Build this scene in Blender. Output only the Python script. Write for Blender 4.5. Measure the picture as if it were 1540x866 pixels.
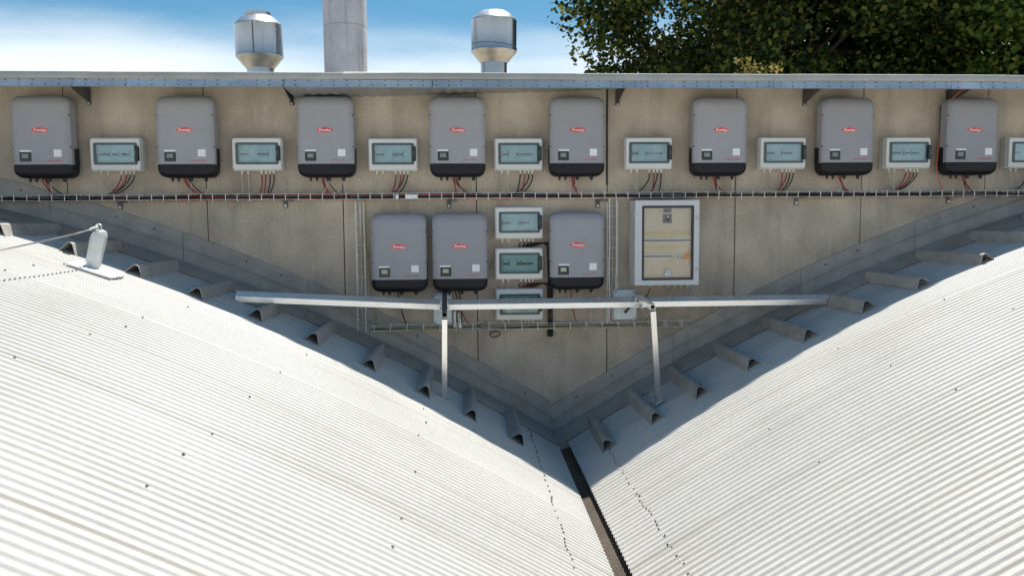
import bpy, math, random
import numpy as np
from mathutils import Vector, Matrix
random.seed(7)
R = math.radians
for o in list(bpy.data.objects): bpy.data.objects.remove(o)
S = bpy.context.scene
COL = S.collection

# ------------------------------------------------------------------ camera
CAM_F, CAM_D = 1210.0 / 1540.0, 7.681          # focal length in picture widths, distance to the wall
yaw, pitch, roll = .0612, .0813, -.0071
fw = Vector((math.sin(yaw)*math.cos(pitch), math.cos(yaw)*math.cos(pitch), -math.sin(pitch)))
rt = Vector((math.cos(yaw), -math.sin(yaw), 0)); up = rt.cross(fw)
rt2 = rt*math.cos(roll) + up*math.sin(roll); up2 = up*math.cos(roll) - rt*math.sin(roll)
cam = bpy.data.cameras.new('camera'); cam.sensor_width = 36; cam.lens = 36*CAM_F; cam.clip_start = .05; cam.clip_end = 3000
camo = bpy.data.objects.new('camera', cam); COL.objects.link(camo)
m3 = Matrix((rt2, up2, -fw)).transposed()
camo.matrix_world = Matrix.Translation((0, -CAM_D, 0)) @ m3.to_4x4()
S.camera = camo

# ------------------------------------------------------------------ sky, sun, exposure
SUN = Vector((.20, .32, 1.0)).normalized()
elev = math.asin(SUN.z); azim = math.atan2(SUN.x, SUN.y)
W = bpy.data.worlds.new('World'); S.world = W; W.use_nodes = True
nt = W.node_tree; nt.nodes.clear()
N = nt.nodes.new; L = nt.links.new
out = N('ShaderNodeOutputWorld'); bg = N('ShaderNodeBackground'); L(bg.outputs[0], out.inputs[0])
sky = N('ShaderNodeTexSky'); sky.sky_type = 'NISHITA'; sky.sun_disc = False
sky.sun_elevation = elev; sky.sun_rotation = azim; sky.air_density = 1.0; sky.dust_density = .8; sky.ozone_density = 2.0
tc = N('ShaderNodeTexCoord'); sep = N('ShaderNodeSeparateXYZ'); L(tc.outputs['Generated'], sep.inputs[0])
mp = N('ShaderNodeMapping'); mp.inputs['Scale'].default_value = (1.3, 1.3, 7.0); mp.inputs['Location'].default_value = (.3, .1, .0)
L(tc.outputs['Generated'], mp.inputs[0])
nz = N('ShaderNodeTexNoise'); nz.inputs['Scale'].default_value = 2.2; nz.inputs['Detail'].default_value = 5; nz.inputs['Roughness'].default_value = .55
L(mp.outputs[0], nz.inputs['Vector'])
# thin cloud lying towards the horizon all the way round, breaking up higher in the sky
el = N('ShaderNodeMapRange'); el.inputs[1].default_value = .14; el.inputs[2].default_value = .30; el.inputs[3].default_value = .50; el.inputs[4].default_value = -.22
L(sep.outputs[2], el.inputs[0])
ad = N('ShaderNodeMath'); ad.operation = 'ADD'; hf = N('ShaderNodeMath'); hf.operation = 'MULTIPLY_ADD'; hf.inputs[1].default_value = .42; hf.inputs[2].default_value = .27; L(nz.outputs[0], hf.inputs[0]); L(hf.outputs[0], ad.inputs[0]); L(el.outputs[0], ad.inputs[1])
cl = N('ShaderNodeMapRange'); cl.interpolation_type = 'SMOOTHSTEP'; cl.inputs[1].default_value = .48; cl.inputs[2].default_value = .95; cl.inputs[4].default_value = .93
L(ad.outputs[0], cl.inputs[0])
mx = N('ShaderNodeMixRGB'); mx.inputs[2].default_value = (14, 14.8, 15.4, 1)
L(cl.outputs[0], mx.inputs[0]); tn = N('ShaderNodeMixRGB'); tn.blend_type = 'MULTIPLY'; tn.inputs[0].default_value = 1; tn.inputs[2].default_value = (.74, 1.30, 1.42, 1); L(sky.outputs[0], tn.inputs[1]); L(tn.outputs[0], mx.inputs[1]); L(mx.outputs[0], bg.inputs[0])
bg.inputs[1].default_value = .051
sl = bpy.data.lights.new('sun', 'SUN'); sl.energy = 5.0; sl.angle = R(.53); sl.color = (1, .945, .85)
so = bpy.data.objects.new('sun', sl); COL.objects.link(so); so.location = (4, 6, 20)
so.rotation_euler = SUN.to_track_quat('Z', 'Y').to_euler()
vs = S.view_settings; vs.view_transform = 'Standard'; vs.look = 'None'; vs.exposure = .65; vs.gamma = 1; vs.use_curve_mapping = False
S.render.engine = 'CYCLES'
S.cycles.max_bounces = 8; S.cycles.diffuse_bounces = 5; S.cycles.transparent_max_bounces = 12

# ------------------------------------------------------------------ materials
M = {}
def mat(key, base, rough=.5, metal=0., var=(6., .12), fine=None, bump=None, rnd=0., stain=None, spec=.5):
    """procedural surface: colour varied by soft noise, optional fine grain, relief, per-object tint, stains"""
    m = bpy.data.materials.new(key); m.use_nodes = True; t = m.node_tree; n = t.nodes.new; l = t.links.new
    b = t.nodes['Principled BSDF']; b.inputs['Roughness'].default_value = rough; b.inputs['Metallic'].default_value = metal
    b.inputs['Specular IOR Level'].default_value = spec
    geo = n('ShaderNodeNewGeometry'); pos = geo.outputs['Position']
    col = n('ShaderNodeRGB'); col.outputs[0].default_value = (*base, 1); cur = col.outputs[0]
    def mul(cur, fac_out, lo, hi, a=.3, z=.7):
        r = n('ShaderNodeMapRange'); r.inputs[1].default_value = a; r.inputs[2].default_value = z
        r.inputs[3].default_value = lo; r.inputs[4].default_value = hi; l(fac_out, r.inputs[0])
        x = n('ShaderNodeMixRGB'); x.blend_type = 'MULTIPLY'; x.inputs[0].default_value = 1
        c = n('ShaderNodeCombineColor'); [l(r.outputs[0], c.inputs[i]) for i in range(3)]
        l(cur, x.inputs[1]); l(c.outputs[0], x.inputs[2]); return x.outputs[0]
    if var:
        nzz = n('ShaderNodeTexNoise'); nzz.inputs['Scale'].default_value = var[0]; nzz.inputs['Detail'].default_value = 5; l(pos, nzz.inputs['Vector'])
        cur = mul(cur, nzz.outputs[0], 1-var[1], 1+var[1])
        rr_ = n('ShaderNodeMapRange'); rr_.inputs[3].default_value = max(.02, rough-.1); rr_.inputs[4].default_value = min(1, rough+.1)
        l(nzz.outputs[0], rr_.inputs[0]); l(rr_.outputs[0], b.inputs['Roughness'])
    if fine:
        nf = n('ShaderNodeTexNoise'); nf.inputs['Scale'].default_value = fine[0]; nf.inputs['Detail'].default_value = 3; l(pos, nf.inputs['Vector'])
        cur = mul(cur, nf.outputs[0], 1-fine[1], 1+fine[1])
    if stain:                                     # (scale xyz, colour, threshold, strength)
        mpp = n('ShaderNodeMapping'); mpp.inputs['Scale'].default_value = stain[0]; l(pos, mpp.inputs[0])
        ns = n('ShaderNodeTexNoise'); ns.inputs['Scale'].default_value = 1; ns.inputs['Detail'].default_value = 6; ns.inputs['Roughness'].default_value = .6; l(mpp.outputs[0], ns.inputs['Vector'])
        r = n('ShaderNodeMapRange'); r.inputs[1].default_value = stain[2]; r.inputs[2].default_value = stain[2]+.22; r.inputs[4].default_value = stain[3]; l(ns.outputs[0], r.inputs[0])
        x = n('ShaderNodeMixRGB'); l(r.outputs[0], x.inputs[0]); l(cur, x.inputs[1]); x.inputs[2].default_value = (*stain[1], 1); cur = x.outputs[0]
    if rnd:
        oi = n('ShaderNodeObjectInfo'); cur = mul(cur, oi.outputs['Random'], 1-rnd, 1+rnd, 0, 1)
    l(cur, b.inputs['Base Color'])
    if bump:
        nb = n('ShaderNodeTexNoise'); nb.inputs['Scale'].default_value = bump[0]; nb.inputs['Detail'].default_value = 4; l(pos, nb.inputs['Vector'])
        bp = n('ShaderNodeBump'); bp.inputs['Strength'].default_value = bump[1]; bp.inputs['Distance'].default_value = .01; l(nb.outputs[0], bp.inputs['Height']); l(bp.outputs[0], b.inputs['Normal'])
    M[key] = m; return m
mat('concrete', (.465, .398, .318), .9, var=(2.3, .22), fine=(45, .10), bump=(60, .35), rnd=.07, stain=((4.5, 4.5, .8), (.22, .185, .15), .51, .45), spec=.2)
mat('joint', (.05, .047, .042), .95)
mat('roof_sheet', (.475, .467, .445), .42, var=(.9, .07), fine=(35, .05), rnd=.07, stain=((.35, 17., .35), (.30, .26, .175), .54, .5), spec=.3)
mat('zinc_dark', (.34, .32, .285), .65, .10, var=(5, .16), fine=(60, .08), rnd=.08, stain=((4, 4, 4), (.16, .15, .13), .58, .5))
mat('saddle', (.36, .345, .32), .6, .0, var=(7, .18), fine=(80, .08), rnd=.10, stain=((6, 2, 6), (.2, .17, .13), .56, .5))
mat('galv', (.62, .64, .66), .36, .85, var=(9, .12), fine=(50, .10))
mat('galv_rail', (.80, .80, .79), .28, .92, var=(5, .06), fine=None)
mat('galv_strip', (.66, .68, .69), .40, .8, var=(3, .10), fine=(40, .08), rnd=.05, stain=((8, 8, 8), (.40, .36, .31), .62, .5))
mat('capping', (.39, .385, .36), .6, .15, var=(4, .12), fine=(60, .10), rnd=.05, stain=((3, 8, 14), (.2, .2, .18), .57, .45))
mat('capping_white', (.78, .78, .76), .45)
mat('soffit', (.36, .38, .38), .5, .4, var=(4, .15), fine=(50, .08))
mat('steel_dark', (.13, .125, .12), .55, .5, var=(10, .15))
mat('inv_cover', (.32, .322, .345), .55, .0, var=(5, .04), fine=(240, .05), bump=(400, .12), rnd=.06, stain=((6, 6, 2.5), (.25, .24, .23), .56, .35))
mat('inv_black', (.009, .010, .013), .5, var=(8, .15), fine=(200, .1), spec=.3)
mat('inv_back', (.045, .047, .05), .5, .3)
mat('logo_red', (.62, .025, .03), .4)
mat('text_red', (.55, .06, .08), .5)
mat('white_print', (.85, .85, .85), .45)
mat('sticker', (.80, .80, .81), .5, var=(30, .05))
mat('lcd', (.20, .22, .20), .15)
mat('lcd_pale', (.42, .45, .33), .15)
mat('display_black', (.012, .013, .015), .25)
mat('box_grey', (.66, .66, .63), .45, var=(5, .05), fine=(90, .03), rnd=.03)
mat('box_frame', (.05, .085, .10), .3)
mat('box_inner', (.66, .74, .74), .6, var=(14, .08))
mat('breaker', (.82, .84, .84), .5)
mat('black_plastic', (.015, .015, .017), .38)
mat('gland', (.62, .60, .54), .5)
mat('cable_black', (.014, .014, .015), .5)
mat('cable_red', (.26, .022, .025), .45)
mat('cable_grey', (.42, .40, .34), .5)
mat('cable_orange', (.52, .13, .05), .45)
mat('cable_yellow', (.34, .32, .10), .5)
mat('tray', (.80, .80, .76), .42, .35, var=(20, .15))
mat('cabinet', (.56, .57, .585), .42, .0, var=(3, .05), fine=(120, .03))
mat('cabinet_inner', (.80, .73, .58), .6, var=(6, .05))
mat('cream_strip', (.78, .66, .38), .6)
mat('orange_plastic', (.80, .30, .04), .45)
mat('isolator', (.62, .68, .68), .45, var=(12, .1))
mat('blue_print', (.10, .18, .34), .5)
mat('screw', (.26, .255, .24), .5, .5, rnd=.3)
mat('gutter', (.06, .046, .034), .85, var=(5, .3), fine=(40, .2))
mat('anchor', (.60, .61, .60), .5, .2, var=(12, .1), stain=((10, 10, 4), (.42, .40, .36), .58, .5))
mat('wire', (.55, .56, .56), .35, .8)
mat('chimney', (.56, .54, .55), .9, var=(2.5, .12), fine=(20, .06), bump=(12, .8), stain=((10, 10, .7), (.24, .21, .22), .53, .7))
mat('vent', (.36, .39, .42), .26, .95, var=(3, .10), fine=(30, .03), stain=((14, 14, 1.2), (.24, .23, .22), .55, .55))
mat('vent_cone', (.50, .44, .36), .42, .8, var=(8, .2), stain=((10, 10, 10), (.25, .15, .08), .55, .6))
mat('vent_top', (.62, .62, .63), .35, .8, var=(8, .08))
mat('ground', (.10, .11, .06), .95, var=(.2, .3), fine=(5, .2))
mat('bark', (.09, .07, .05), .95, var=(6, .3), bump=(20, .6))

def glass(key, tint, gloss, rough=.04):
    m = bpy.data.materials.new(key); m.use_nodes = True; t = m.node_tree; t.nodes.clear(); n = t.nodes.new; l = t.links.new
    o = n('ShaderNodeOutputMaterial'); a = n('ShaderNodeBsdfTransparent'); g = n('ShaderNodeBsdfGlossy'); mxx = n('ShaderNodeMixShader')
    a.inputs[0].default_value = (*tint, 1); g.inputs['Roughness'].default_value = rough
    fr = n('ShaderNodeFresnel'); fr.inputs[0].default_value = 1.5
    nzz = n('ShaderNodeTexNoise'); nzz.inputs['Scale'].default_value = 9
    geo = n('ShaderNodeNewGeometry'); l(geo.outputs['Position'], nzz.inputs['Vector'])
    r = n('ShaderNodeMapRange'); r.inputs[1].default_value = .35; r.inputs[2].default_value = .7; r.inputs[3].default_value = gloss*.6; r.inputs[4].default_value = gloss*1.4
    l(nzz.outputs[0], r.inputs[0]); ad_ = n('ShaderNodeMath'); ad_.operation = 'ADD'; l(fr.outputs[0], ad_.inputs[0]); l(r.outputs[0], ad_.inputs[1])
    l(ad_.outputs[0], mxx.inputs[0]); l(a.outputs[0], mxx.inputs[1]); l(g.outputs[0], mxx.inputs[2]); l(mxx.outputs[0], o.inputs[0])
    M[key] = m
glass('box_pane', (.78, .90, .92), .05)
glass('cabinet_pane', (.96, .95, .93), .02)

def leafmat(key, dark, mid, yellow, trans=.35):
    m = bpy.data.materials.new(key); m.use_nodes = True; t = m.node_tree; t.nodes.clear(); n = t.nodes.new; l = t.links.new
    o = n('ShaderNodeOutputMaterial'); d = n('ShaderNodeBsdfPrincipled'); tr = n('ShaderNodeBsdfTranslucent'); mxx = n('ShaderNodeMixShader')
    geo = n('ShaderNodeNewGeometry'); cr = n('ShaderNodeValToRGB'); l(geo.outputs['Random Per Island'], cr.inputs[0])
    e = cr.color_ramp.elements; e[0].color = (*dark, 1); e[1].color = (*yellow, 1); e[1].position = .98
    x = cr.color_ramp.elements.new(.50); x.color = (*mid, 1)
    d.inputs['Roughness'].default_value = .6; d.inputs['Specular IOR Level'].default_value = .25; mxx.inputs[0].default_value = trans
    l(cr.outputs[0], d.inputs['Base Color']); l(cr.outputs[0], tr.inputs[0])
    l(d.outputs[0], mxx.inputs[1]); l(tr.outputs[0], mxx.inputs[2]); l(mxx.outputs[0], o.inputs[0]); M[key] = m
leafmat('leaf_dark', (.014, .026, .008), (.045, .078, .016), (.25, .25, .045), .36)
leafmat('leaf_green', (.050, .105, .022), (.17, .28, .050), (.46, .44, .09), .55)
leafmat('leaf_yellow', (.10, .12, .025), (.20, .18, .04), (.34, .22, .06), .40)

# ------------------------------------------------------------------ mesh helpers
class MB:
    def __init__(s): s.v = []; s.f = []
    def add(s, v, f):
        k = len(s.v); s.v += [tuple(p) for p in v]; s.f += [tuple(i+k for i in q) for q in f]; return s
    def box(s, x0, x1, y0, y1, z0, z1):
        v = [(x, y, z) for z in (z0, z1) for y in (y0, y1) for x in (x0, x1)]
        return s.add(v, [(0, 2, 3, 1), (4, 5, 7, 6), (0, 1, 5, 4), (2, 6, 7, 3), (0, 4, 6, 2), (1, 3, 7, 5)])
    def prism(s, pts, y0, y1, ch=0.):
        """outline in x,z extruded from y0 (back) to y1 (front, smaller y); ch = front edge chamfer"""
        n = len(pts); cx = sum(p[0] for p in pts)/n; cz = sum(p[1] for p in pts)/n
        rings = [(y0, 0)] + ([(y1+ch, 0), (y1, ch)] if ch else [(y1, 0)])
        v = []
        for y, c in rings:
            for x, z in pts:
                dx, dz = x-cx, z-cz; h = math.hypot(dx, dz) or 1
                v.append((x-c*(1 if dx > 0 else -1)*min(1, abs(dx)/h*1.4), y, z-c*(1 if dz > 0 else -1)*min(1, abs(dz)/h*1.4)))
        f = [tuple(range(n-1, -1, -1))]
        for k in range(len(rings)-1):
            for i in range(n): j = (i+1) % n; f.append((k*n+i, k*n+j, (k+1)*n+j, (k+1)*n+i))
        f.append(tuple((len(rings)-1)*n+i for i in range(n)))
        return s.add(v, f)
    def ring(s, outer, inner, y0, y1, oc=0.):
        n = len(outer); cx = sum(p[0] for p in outer)/n; cz = sum(p[1] for p in outer)/n
        v = [(x, y0, z) for x, z in outer] + [(x, y1+oc, z) for x, z in outer]
        v += [(x-oc*(1 if x > cx else -1), y1, z-oc*(1 if z > cz else -1)) for x, z in outer]
        v += [(x, y1, z) for x, z in inner] + [(x, y0, z) for x, z in inner]
        f = []
        for k in range(5):
            for i in range(n): j = (i+1) % n; a, b = k*n, ((k+1) % 5)*n; f.append((a+i, a+j, b+j, b+i))
        return s.add(v, f)
    def tube(s, path, r, n=6, cap=True, sq=None):
        P = [Vector(p) for p in path]; v = []; f = []; prev = None
        for i, p in enumerate(P):
            d = (P[min(i+1, len(P)-1)]-P[max(i-1, 0)]).normalized()
            if prev is None:
                a = d.cross(Vector((0, 0, 1)) if abs(d.z) < .9 else Vector((0, 1, 0))).normalized()
            else: a = (prev - d*prev.dot(d)).normalized()
            prev = a; b = d.cross(a); rr_ = r[i] if isinstance(r, (list, tuple)) else r
            for k in range(n):
                t = 2*math.pi*k/n + (sq or 0); v.append(p + a*math.cos(t)*rr_ + b*math.sin(t)*rr_)
        for i in range(len(P)-1):
            for k in range(n): j = (k+1) % n; f.append((i*n+k, i*n+j, (i+1)*n+j, (i+1)*n+k))
        if cap: f += [tuple(range(n-1, -1, -1)), tuple((len(P)-1)*n+k for k in range(n))]
        return s.add(v, f)
    def lathe(s, prof, n=24, c=(0, 0, 0), cap=True):
        v = [(c[0]+r*math.cos(2*math.pi*k/n), c[1]+r*math.sin(2*math.pi*k/n), c[2]+z) for r, z in prof for k in range(n)]
        f = [(i*n+k, i*n+(k+1) % n, (i+1)*n+(k+1) % n, (i+1)*n+k) for i in range(len(prof)-1) for k in range(n)]
        if cap: f += [tuple(range(n-1, -1, -1)), tuple((len(prof)-1)*n+k for k in range(n))]
        return s.add(v, f)
    def mesh(s, name, material, smooth=None):
        me = bpy.data.meshes.new(name); me.from_pydata(s.v, [], s.f); me.materials.append(M[material])
        if smooth is not None:
            me.polygons.foreach_set('use_smooth', [True]*len(me.polygons))
            try: me.set_sharp_from_angle(angle=R(smooth))
            except Exception: pass
        me.update(); return me
    def build(s, name, material, parent=None, smooth=None, loc=(0, 0, 0)):
        return put(name, s.mesh(name, material, smooth), parent, loc)
def put(name, me, parent=None, loc=(0, 0, 0)):
    o = bpy.data.objects.new(name, me); COL.objects.link(o); o.location = loc
    if parent: o.parent = parent
    return o
def thing(name, label, cat, loc=(0, 0, 0), group=None):
    o = bpy.data.objects.new(name, None); o.empty_display_size = .1; COL.objects.link(o); o.location = loc
    return tag(o, label, cat, group)
def tag(o, label=None, cat=None, group=None, kind=None):
    for k, v in (('label', label), ('category', cat), ('group', group), ('kind', kind)):
        if v: o[k] = v
    return o
def rr(cx, cz, w, h, r, n=4):
    p = []
    for (sx, sz, a0) in ((1, 1, 0), (-1, 1, 90), (-1, -1, 180), (1, -1, 270)):
        for k in range(n+1):
            a = R(a0+90*k/n); p.append((cx+sx*(w/2-r)+r*math.cos(a), cz+sz*(h/2-r)+r*math.sin(a)))
    return p
def bez(p0, t0, p1, t1, n=10):
    p0, t0, p1, t1 = map(Vector, (p0, t0, p1, t1)); o = []
    for i in range(n+1):
        t = i/n; o.append(p0*(2*t**3-3*t*t+1)+t0*(t**3-2*t*t+t)+p1*(-2*t**3+3*t*t)+t1*(t**3-t*t))
    return o
def text_mesh(name, body, size, material, shear=0, bold=0.):
    cu = bpy.data.curves.new(name, 'FONT'); cu.body = body; cu.size = size; cu.align_x = 'CENTER'; cu.align_y = 'CENTER'
    cu.shear = shear; cu.extrude = .0004; cu.offset = bold
    to = bpy.data.objects.new(name, cu); me = bpy.data.meshes.new_from_object(to); bpy.data.objects.remove(to)
    me.transform(Matrix.Rotation(R(90), 4, 'X')); me.materials.clear(); me.materials.append(M[material]); me.name = name
    return me
ORD = ['first', 'second', 'third', 'fourth', 'fifth', 'sixth', 'seventh', 'eighth', 'ninth', 'tenth', 'eleventh', 'twelfth', 'thirteenth', 'fourteenth']

# ------------------------------------------------------------------ vault profile of the two roofs
XL, XR = .83, 1.015                                  # lower edges of the left and right roof at the gutter
def zroof(side, u):
    z0 = -2.07 if side < 0 else -2.02
    return z0 + .605*u - (.0350 if side < 0 else .0355)*u*u
def xroof(side, u): return XL-u if side < 0 else XR+u
def uroof(side, x): return XL-x if side < 0 else x-XR

# ------------------------------------------------------------------ ground
tag(MB().box(-300, 300, -300, 300, -6.8, -6.5).build('ground', 'ground'), kind='structure')

# ------------------------------------------------------------------ concrete wall of tall panels
wall = thing('concrete_wall', 'shaded tan concrete panel wall rising behind the two corrugated roofs', 'wall', (0, 0, -6.5))
JX = [-3.616+1.2515*k for k in range(-5, 13)]
for a, b in zip(JX[:-1], JX[1:]):
    w = b-a-.008
    pts = rr(0, 0, w, 7.78, .004, 1)
    p = MB().prism(pts, .16, random.uniform(-.002, .002), .006).build('wall_panel', 'concrete', wall, None, ((a+b)/2, 0, 3.89))
MB().box(JX[0], JX[-1], .016, .12, 0, 7.77).build('joint_backing', 'joint', wall)
MB().box(1.3865-.010, 1.3865+.010, -.004, .008, 6.85, 7.76).build('sealant_strip', 'joint', wall)

# ------------------------------------------------------------------ eave with capping, slotted strip, brackets, soffit
eave = thing('eave', 'grey eave with galvanised slotted edge strip along the top of the wall', 'eave', (0, 0, 1.165))
ex0, ex1 = -9.6, 11.2
caps = [ex0, -5.2, -3.1, -1.006, 1.0, 2.95, 4.9, 6.9, 9.0, ex1]
for i, (a, b) in enumerate(zip(caps[:-1], caps[1:])):
    zo = .003*(i % 2); s_ = MB()
    prof = [(-.600, .062), (-.612, .066), (-.614, .100), (-.606, .118), (-.585, .124), (-.30, .126), (-.30, .118), (-.58, .114), (-.594, .108), (-.600, .095)]
    v = [(x, y-zo, z+zo*.6) for x in (a+.001, b+.004) for y, z in prof]; n = len(prof)
    s_.add(v, [tuple(range(n)), tuple(n+k for k in range(n-1, -1, -1))]+[(k, n+k, n+(k+1) % n, (k+1) % n) for k in range(n)])
    s_.build('capping', 'capping', eave, 40)
MB().add([(-1.0, -.622, .112), (-.52, -.619, .120), (-.52, -.56, .133), (-1.0, -.56, .133), (-1.0, -.620, .108), (-.52, -.617, .117), (-.52, -.56, .129), (-1.0, -.56, .129)],
         [(0, 1, 2, 3), (7, 6, 5, 4), (0, 4, 5, 1), (1, 5, 6, 2), (2, 6, 7, 3), (3, 7, 4, 0)]).build('lap_plate', 'capping_white', eave)
strips = [ex0, -6.9, -5.0, -2.808, -1.5, -.242, 1.584, 2.762, 4.39, 6.6, 8.8, ex1]
for i, (a, b) in enumerate(zip(strips[:-1], strips[1:])):
    # leaning back a little so that it looks up at the open sky
    prof = [(-.612, 0), (-.596, .062), (-.590, .062), (-.606, .002), (-.57, .002), (-.57, 0)]
    n = len(prof); v = [(x, y-.0015*(i % 2), z) for x in (a+.003, b-.003) for y, z in prof]
    MB().add(v, [tuple(range(n)), tuple(n+k for k in range(n-1, -1, -1))]+[(k, n+k, n+(k+1) % n, (k+1) % n) for k in range(n)]).build('slotted_strip', 'galv_strip', eave)
s_ = MB()
x = ex0+.06
while x < ex1:
    for zc, yy in ((.051, -.6005), (.014, -.6100)):
        if random.random() < .93:
            w = random.uniform(.004, .007); s_.box(x-w, x+w, yy-.0035, yy+.002, zc-.0035, zc+.0035)
    x += .1085
tag(s_.build('slot', 'joint', eave), kind='stuff')
for xb in (-5.2, -3.382, -1.56, 1.485, 3.303, 4.733, 6.5):
    t_ = .004
    b_ = MB()
    tri = [(-.004, -.045), (-.004, .085), (-.50, .085), (-.50, .068), (-.03, -.045)]
    n = len(tri); v = [(xb+s*t_, y, z) for s in (-1, 1) for y, z in tri]
    b_.add(v, [tuple(range(n-1, -1, -1)), tuple(n+k for k in range(n))]+[(k, (k+1) % n, n+(k+1) % n, n+k) for k in range(n)])
    b_.box(xb-.02, xb+.02, -.012, -.002, -.07, .08).box(xb-.02, xb+.02, -.52, -.01, .086, .096)
    br = b_.build('bracket', 'steel_dark', eave)
    MB().lathe([(.009, 0), (.009, .012), (.004, .014)], 8, (0, 0, 0)).build('bolt', 'galv', br, None, (xb, -.014, -.058)).rotation_euler = (R(90), 0, 0)
# ribbed soffit sheet under the middle stretch
s_ = MB(); nx = 116; v = []; 
for i in range(nx+1):
    t = i/nx; x = -1.52+2.95*t; rib = .009 if (i % 4) in (1, 2) else 0
    v += [(x, -.575, .006+rib), (x, -.006, -.006+.085*t**1.3+rib)]
s_.add(v, [(2*i, 2*i+1, 2*i+3, 2*i+2) for i in range(nx)])
s_.build('soffit_sheet', 'soffit', eave)
# roof of the building behind
s_ = MB(); v = []; nx = 520
for i in range(nx+1):
    x = ex0+(ex1-ex0)*i/nx; rib = .02 if i % 5 in (1, 2) else 0
    v += [(x, -.56, .100+rib*0), (x, 9, .03+rib)]
s_.add(v, [(2*i, 2*i+2, 2*i+3, 2*i+1) for i in range(nx)])
up_roof = s_.build('upper_roof', 'capping'); up_roof.location = (0, 0, 1.165)
tag(up_roof, 'low metal roof of the building behind the eave', 'roof')

# ------------------------------------------------------------------ corrugated roofs, each sheet with its screws
scr = MB().lathe([(.009, 0), (.009, .002), (.0055, .0025), (.0055, .008), (.003, .0095)], 8).mesh('screw', 'screw')
PITCH = .762/13
def wave(y): return .0092*math.tanh(1.5*math.cos(2*math.pi*y/PITCH))/math.tanh(1.5)
def sheet_mesh(side):
    us = [-.05]+[.2*k for k in range(0, 46)]; seg = 12; ny = 13*seg+6; v = []; f = []
    for j in range(ny+1):
        y = -j*PITCH/seg; lift = .0045*(1-j/(ny))        # each sheet laps over the one before
        for u in us:
            v.append((xroof(side, u), y, zroof(side, u)+wave(y)+lift))
    n = len(us)
    for j in range(ny):
        for i in range(n-1):
            q = (j*n+i, j*n+i+1, (j+1)*n+i+1, (j+1)*n+i); f.append(q if side < 0 else q[::-1])
    me = bpy.data.meshes.new('roofing_sheet'); me.from_pydata(v, [], f); me.materials.append(M['roof_sheet'])
    me.polygons.foreach_set('use_smooth', [True]*len(me.polygons)); me.update(); return me
def screw_at(parent, side, x, ylocal, k=0):
    u = uroof(side, x); z = zroof(side, u)+.0092+.002; a = math.atan(.605-.071*u)
    o = put('screw', scr, parent, (x, ylocal, z)); o.rotation_euler = (random.uniform(-.05, .05), (a if side < 0 else -a), random.random()*3)
for side, y0, lab, rows, near in ((-1, -.078, 'white corrugated vault roof left of the valley gutter', (-.30, -1.20, -2.06, -2.93, -3.8), .60),
                                  (1, -.13, 'white corrugated vault roof right of the valley gutter', (2.055, 2.90, 3.75, 4.6), 1.20)):
    roof = thing('corrugated_roof', lab, 'roof', (0, 0, 0), 'corrugated roofs either side of the valley')
    me = sheet_mesh(side)
    for k in range(17):
        sh = put('roofing_sheet', me, roof, (0, y0-.762*k, 0))
        if k > 6: continue
        for r_ in rows:
            if k and random.random() < .9: screw_at(sh, side, r_+random.uniform(-.02, .02), -.0005)
            if k > 1 and random.random() < .18: screw_at(sh, side, r_+random.uniform(-.03, .03), -PITCH*6)
        for c in range(13):
            yy = y0-.762*k-c*PITCH
            if yy > -.3 or yy < -5.2: continue
            if yy > -1.75 or c % 2 == 0 or random.random() < .2:
                screw_at(sh, side, near+random.uniform(-.009, .009)+.02*side*0, -c*PITCH)
# valley gutter
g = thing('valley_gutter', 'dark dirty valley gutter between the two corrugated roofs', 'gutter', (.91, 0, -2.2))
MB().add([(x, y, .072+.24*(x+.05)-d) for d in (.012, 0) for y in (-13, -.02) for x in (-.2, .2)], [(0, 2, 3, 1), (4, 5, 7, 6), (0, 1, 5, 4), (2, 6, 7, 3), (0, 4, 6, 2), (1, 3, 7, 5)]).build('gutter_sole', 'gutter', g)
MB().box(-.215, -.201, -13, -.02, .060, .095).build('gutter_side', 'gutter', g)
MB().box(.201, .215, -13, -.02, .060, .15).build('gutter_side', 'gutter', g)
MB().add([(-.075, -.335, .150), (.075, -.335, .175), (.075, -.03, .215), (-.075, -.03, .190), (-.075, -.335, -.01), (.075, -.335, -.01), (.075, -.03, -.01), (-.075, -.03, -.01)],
         [(0, 1, 2, 3), (4, 5, 1, 0), (5, 6, 2, 1), (7, 4, 0, 3), (6, 7, 3, 2)]).build('gutter_end', 'zinc_dark', g)
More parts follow.
